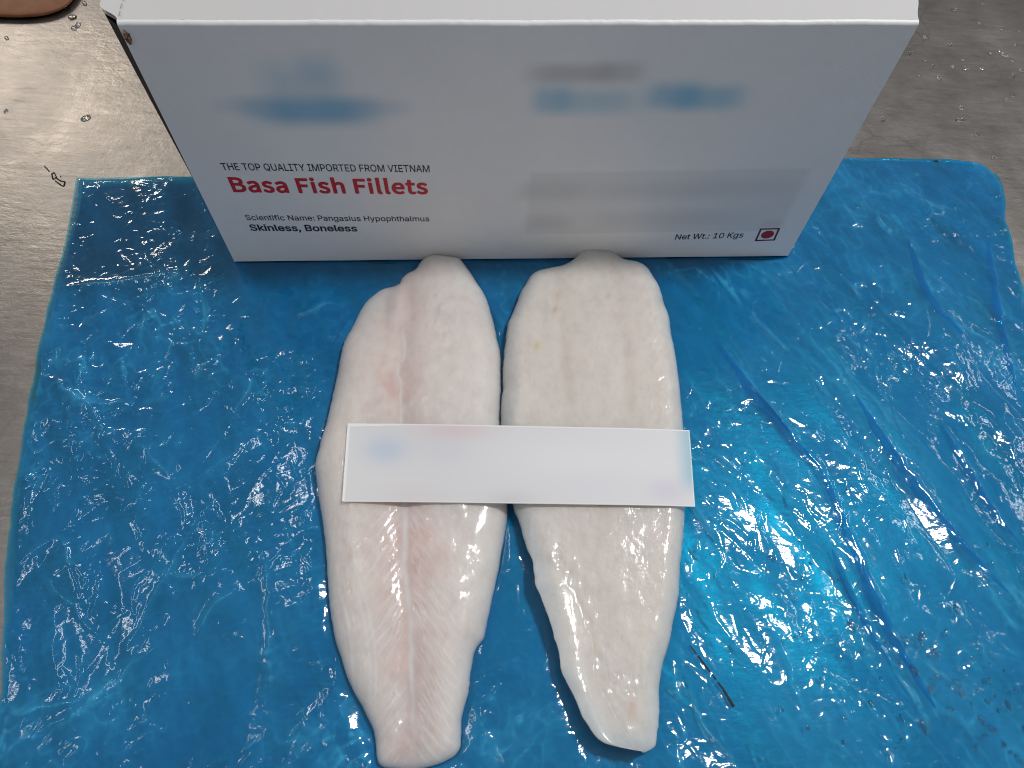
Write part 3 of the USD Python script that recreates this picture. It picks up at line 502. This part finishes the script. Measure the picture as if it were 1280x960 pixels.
print_on_front(text('Net Wt.: 10 Kgs', 312.0, 359.6, 23.6, 25.2, 6.0), 'printed_text', black_ink)
GLYPHS = {"B":[184.0,[[19,207,21,211,25,214,111,213,134,207,144,202,150,198,160,187,167,171,169,152,164,130,152,112,169,97,175,87,180,70,180,49,174,29,166,17,155,7,138,-2,129,-5,105,-9,25,-9,21,-6,19,-2],[63,32,65,30,102,30,123,36,133,44,136,52,137,64,135,72,127,81,113,87,98,89,64,89,63,87],[63,129,65,127,94,127,114,132,122,139,125,146,125,156,123,163,116,170,106,174,86,176,64,176,63,174]]],"F":[155.0,[[19,207,21,211,25,214,149,214,153,212,155,209,155,179,149,174,65,174,63,173,64,124,135,123,141,118,141,88,139,85,135,83,63,82,63,-3,57,-9,25,-9,21,-6,19,-2]]],"a":[158.0,[[8,49,11,60,17,71,33,85,58,96,83,102,98,104,100,106,98,114,94,121,89,124,80,126,64,124,44,115,37,110,33,109,29,110,25,113,14,133,14,139,19,145,42,157,53,161,73,165,91,165,102,163,115,158,131,144,139,129,144,107,144,-3,140,-8,111,-9,103,0,85,-9,68,-13,53,-13,37,-9,24,-1,13,13,8,28],[50,39,53,30,62,26,75,26,89,32,101,42,101,67,95,68,88,67,70,62,60,57,52,49]]],"e":[155.0,[[6,62,6,90,9,105,14,119,26,138,41,152,53,159,75,165,91,165,106,162,119,156,130,148,137,140,145,126,152,99,152,71,149,63,146,61,53,61,51,59,52,52,59,39,69,31,81,26,100,26,113,30,124,37,134,36,146,15,146,8,142,3,125,-6,104,-12,78,-13,63,-10,46,-3,37,3,19,23,11,40],[51,99,53,97,109,97,111,98,111,101,106,115,99,122,91,126,83,126,73,125,62,117,56,111]]],"h":[170.0,[[17,-4,17,226,23,232,54,232,59,229,61,223,61,153,63,153,75,160,87,164,93,165,115,164,125,161,135,155,144,146,150,135,156,111,156,-4,150,-9,119,-9,113,-3,112,107,111,112,107,120,100,124,94,125,80,122,61,107,61,0,59,-6,54,-9,23,-9]]],"i":[77.0,[[13,194,13,206,17,216,23,222,33,226,44,226,54,222,61,215,65,204,65,197,62,187,55,179,47,175,37,174,24,178,18,183]],[[17,-4,17,156,23,161,54,161,59,158,61,152,61,0,59,-6,54,-9,23,-9]]],"l":[80.0,[[17,226,20,230,26,232,52,232,56,231,59,228,61,223,61,29,71,24,76,4,76,-6,72,-10,66,-12,46,-13,32,-8,23,1,18,13]]],"s":[131.0,[[0,14,1,22,13,39,18,43,24,43,38,33,48,28,60,25,77,26,84,30,87,36,87,43,79,51,32,72,23,79,13,91,8,110,9,123,12,133,20,146,29,154,46,162,61,165,78,165,99,160,113,153,123,146,126,141,125,134,113,118,108,114,101,114,89,122,75,127,60,126,53,122,51,116,51,111,57,105,96,89,107,83,121,70,125,64,129,52,130,38,126,20,120,10,109,-1,93,-9,74,-13,56,-13,31,-7,9,5]]],"t":[106.0,[[-1,127,-1,155,3,159,7,160,23,161,25,196,28,202,32,204,58,204,63,201,65,197,66,161,100,161,105,157,106,128,102,123,67,122,65,121,65,39,68,30,74,26,84,26,94,30,99,30,104,27,111,3,110,-3,107,-6,87,-12,65,-13,49,-9,39,-3,33,3,26,15,21,39,21,121,19,122,6,122]]]}
pen, letters = 0.0, []
for ch in 'Basa Fish Fillets':
    if ch == ' ': pen += 62; continue
    for ring in GLYPHS[ch][1:]:
        pg = [np.array(r, float).reshape(-1, 2) + [pen, 9] for r in ring]
        letters.append(trimesh.creation.extrude_polygon(Polygon(pg[0], pg[1:]), 1.0, engine='earcut'))
    pen += GLYPHS[ch][0] + 10
tm = trimesh.util.concatenate(letters); v = tm.vertices; t = (v[:, 0] - v[:, 0].min()) / np.ptp(v[:, 0])
tm.vertices = np.stack([(21.0 + 122.2 * t) / 1000, (76.7 - 1.9 * t + v[:, 1] * 13.9 / 223) / 1000, v[:, 2] * 0.0001], 1)
print_on_front(tm, 'printed_title', red_ink)
# the mark beside the weight: a square outline round a disc
sq = Polygon([(369.7, 20.7), (384.0, 21.1), (383.2, 35.2), (369.3, 35.0)]); sq = sq.difference(sq.buffer(-1.25))
ring = trimesh.creation.extrude_polygon(sq, 0.1, engine='earcut'); ring.apply_scale(0.001)
disc = trimesh.creation.extrude_polygon(Polygon([(376.6 + 4.4 * math.cos(a), 28.0 + 4.4 * math.sin(a)) for a in np.linspace(0, 2 * math.pi, 48, False)]), 0.1, engine='earcut'); disc.apply_scale(0.001)
mk = print_on_front(ring, 'printed_mark', mark_ink); print_on_front(disc, 'disc', ink('disc_ink', (0.30, 0.006, 0.018)), mk)

# ------------------------------------------------------------------ the white name card lying across both fillets
TLc, TRc, BRc, BLc = (1.0055 * mm(q) for q in ([-100, 192.8], [112.5, 201.6], [113.1, 151.8], [-96.3, 142.5]))
nu, nv = 215, 104
U, V = np.meshgrid(np.linspace(0, 1, nu), np.linspace(0, 1, nv))
CP = (1 - V)[..., None] * ((1 - U)[..., None] * BLc + U[..., None] * BRc) + V[..., None] * ((1 - U)[..., None] * TLc + U[..., None] * TRc)
hz = np.zeros(U.shape)
for S, at in ((SL, LEFT_AT), (SR, RIGHT_AT)):
    q = CP - at; q = np.stack([q[..., 0] * math.cos(TILT) + q[..., 1] * math.sin(TILT), -q[..., 0] * math.sin(TILT) + q[..., 1] * math.cos(TILT)], -1)
    hz = np.maximum(hz, top_height(S, q.reshape(-1, 2)).reshape(U.shape))
ridge = hz.max(0); us = np.linspace(0, 1, nu)
hull = []
for p in zip(us, ridge):
    while len(hull) > 1 and (hull[-1][0] - hull[-2][0]) * (p[1] - hull[-2][1]) - (hull[-1][1] - hull[-2][1]) * (p[0] - hull[-2][0]) >= 0: hull.pop()
    hull.append(p)
hull = np.array(hull); line = np.interp(us, hull[:, 0], hull[:, 1])
line = np.maximum(line, np.maximum(0, np.interp(us, [0, 0.1, 0.9, 1.0], [0.0165, 0.019, 0.0165, 0.0145])))
line = gaussian_filter(line, 14, mode='nearest'); line += max(0, (ridge - line).max()) + 0.0003
CZ = line[None] + 0 * U + 0.0006 * (V - 0.5) ** 2
ct = np.zeros(U.shape + (3,)) + np.array([0.70, 0.70, 0.715])
Lx, Ly = U * 212, V * 50
for x0, y0, sx, sy, col, k in ((24, 33, 13, 9, (0.50, 0.58, 0.70), 0.8), (66, 46, 24, 7, (0.68, 0.52, 0.53), 0.65), (62, 34, 14, 8, (0.60, 0.60, 0.68), 0.4), (195, 10, 12, 8, (0.58, 0.54, 0.66), 0.6), (150, 16, 26, 8, (0.66, 0.66, 0.73), 0.4), (100, 2, 14, 6, (0.55, 0.55, 0.57), 0.5), (40, 3, 26, 7, (0.66, 0.62, 0.62), 0.5), (140, 28, 50, 14, (0.76, 0.76, 0.785), 0.7)):
    ct = blend(ct, col, k * np.exp(-((Lx - x0) / sx) ** 2 - ((Ly - y0) / sy) ** 2))
ct = blend(ct, (0.25, 0.50, 0.62), 0.75 * smoothstep(199, 212, Lx) * smoothstep(4, 20, Ly))
border = np.maximum.reduce([smoothstep(2.0, 1.7, Lx), smoothstep(211.1, 211.3, Lx), smoothstep(0.55, 0.4, Ly), smoothstep(49.3 - 1.4 * smoothstep(50, 0, Lx), 49.5 - 1.4 * smoothstep(50, 0, Lx), Ly)])
ct = blend(ct, (0.86, 0.86, 0.86), border)
card = thing('paper_card', 'white paper card with faint blue and pink print laid across both fillets', 'card', (0, 0, 0))
top = np.dstack([CP, CZ]).reshape(-1, 3); N = nu * nv; i = np.arange(N).reshape(nv, nu); ringi = np.r_[i[0], i[1:, -1], i[-1, -2::-1], i[-2:0, 0][:]]
wall = np.stack([ringi, ringi + N, np.roll(ringi, -1) + N, np.roll(ringi, -1)], 1)
obj('sheet', trimesh.Trimesh(np.vstack([top, top - [0, 0, 0.00045]]), np.vstack([q for f in (grid_faces(nv, nu), grid_faces(nv, nu, True) + N, wall) for q in (f[:, [0, 1, 2]], f[:, [0, 2, 3]])]), process=False), card_m, card, True, np.vstack([ct.reshape(-1, 3)] * 2))

# ------------------------------------------------------------------ water beads
def drop(r, h, seed, stretch=1.0):
    m = trimesh.creation.icosphere(3, 1.0); v = m.vertices
    k = 1 + 0.22 * (meshkit.fbm(v[:, :3] * [1.2, 1.2, 0.01] + seed * 3.7, 2, seed) * 2 - 1)
    v = v * [1, 1, 1]; v[:, :2] *= k[:, None]; v[:, 0] *= stretch
    v[:, 2] = np.where(v[:, 2] > 0, v[:, 2] ** 0.8 if False else np.sign(v[:, 2]) * np.abs(v[:, 2]) ** 0.9, v[:, 2] * 0.08)
    m.vertices = v * [r, r, h]; return m
rng = np.random.default_rng(17)
DROPS_R, DROPS_L, DROPS_F = mm([(377.2, 634), (405.2, 644.1), (396.9, 617.6), (414.6, 610.1), (429.1, 610.2), (421.9, 592.4), (395.1, 604.1), (364.3, 589.1), (344.2, 596.2), (327.2, 575.2), (338.2, 567), (330.2, 549), (344.5, 560.8), (360.8, 560.4), (370.9, 569.4), (371.2, 559.5), (346.4, 546.3), (385.5, 560.5), (398, 579.7), (406, 583.7), (398.1, 564.7), (409.7, 578.9), (414.8, 572.6), (411.3, 554.2), (419.4, 560.7), (396.9, 524.5), (405, 529.8), (354.6, 499.4), (373, 460.1), (365.2, 484.3), (290.4, 495.5), (357.9, 513.1)]), mm([(-398.4, 575.6), (-391.1, 565.6), (-384.1, 556.2), (-386.3, 552.4), (-386, 583.2), (-437.7, 536.4), (-411.4, 455.3), (-347.2, 452.3)]), mm([(205.6, 90.8), (244.5, 87.1), (249.6, 77.2), (251.1, 74.2), (270.3, 75.2), (258.4, 61.2), (260, 56.4), (264.4, 50.4), (276, 63.1), (273.6, 52.3), (278.7, 47.7), (268.3, 42.1), (291.2, 58.9), (284.1, 23), (277.8, 30.4), (239.5, 40.7), (236.8, 37.3), (209.1, 48.2), (235.4, 49), (232.5, 82.4), (258.8, 88.8), (236.1, 67), (252.5, 47.4), (248.6, 64.2), (243, 56.6), (242.3, 83.4), (268.7, 34.6), (263.4, 28.8), (273.5, 38.1), (291, 38.9), (267.4, 102.3), (285.6, 50.9)])
for k, p in enumerate(np.vstack([DROPS_R, DROPS_L])):
    nearright = p[0] > 0
    r = rng.uniform(0.0010, 0.0022) if nearright else rng.uniform(0.0014, 0.0024)
    t = thing('water_drop', 'clear water drop on the steel right of the carton' if nearright else 'clear water drop on the steel left of the carton', 'water drop', (p[0], p[1], 0.0), rng.uniform(0, math.pi), 'water drops on the steel at the right' if nearright else 'water drops on the steel at the left')
    if k % 6 == 3: r *= 1.6
    obj('bead', drop(r, min(0.42 * r, 0.0011), k, rng.uniform(1.0, 2.1)), water, t, True)
for k in range(105):
    if k < len(DROPS_F): p = DROPS_F[k]; r = rng.uniform(0.0009, 0.0019)
    else:
        p = np.array([rng.normal(0.255, 0.055), rng.normal(0.075, 0.06)]); r = rng.uniform(0.0004, 0.0012)
        if p[0] < 0.13 or p[0] > 0.36 or p[1] < 0.0: continue
    t = thing('water_drop', 'tiny water drop on the blue bag right of the fillets', 'water drop', (p[0], p[1], float(film_z([p[0]], [p[1]])[0])), diag + rng.normal(0, 0.5), 'water drops on the blue bag')
    obj('bead', drop(r, 0.5 * r, k + 100, rng.uniform(1.0, 2.6)), water, t, True)

# ------------------------------------------------------------------ pen scrawl on the steel, and the brown thing in the corner
scr = thing('pen_scrawl', 'small dark scrawl on the steel by the bag\'s left corner', 'scrawl', (-0.352, 0.392, 0))
for pth in [[(-363.9, 401.4), (-361.5, 399.6), (-358.9, 396.8)], [(-356.4, 394.8), (-354.9, 396.1), (-351.7, 391.6), (-353.8, 389.5), (-356.4, 394.8)], [(-351.5, 390.8), (-348.1, 388.5), (-344.1, 387.8), (-343.8, 383.2), (-347, 384.9), (-351.9, 388.3)], [(-349.4, 392.9), (-348.5, 392.4)]]:
    q = mm(pth) - [-0.352, 0.392]
    A = strip_on_film(q, 0.0008, 0.0008, 0, 30, 0.5)
    obj('stroke', (np.dstack([A, np.full(A.shape[:2], 0.0001)]).reshape(-1, 3), grid_faces(*A.shape[:2], True)), scrawl_ink, scr, True)
lump = thing('brown_blob', 'unidentified rounded orange-brown pad at the far left corner, cut off by the frame', 'pad', (-0.467, 0.606, 0))  # unidentified brown thing, simply shaped as a rounded slab
m = trimesh.creation.icosphere(5, 1.0); v = m.vertices
v = np.sign(v) * np.abs(v) ** 0.55; v[:, 2] = np.where(v[:, 2] < 0, v[:, 2] * 0.9, v[:, 2])
m.vertices = v * [0.074, 0.048, 0.004] + [0, 0, 0.0038]; m.vertices += 0.0008 * (meshkit.fbm(m.vertices * 40, 2, 3) - 0.5)[:, None]
obj('body', m, tan, lump, True)
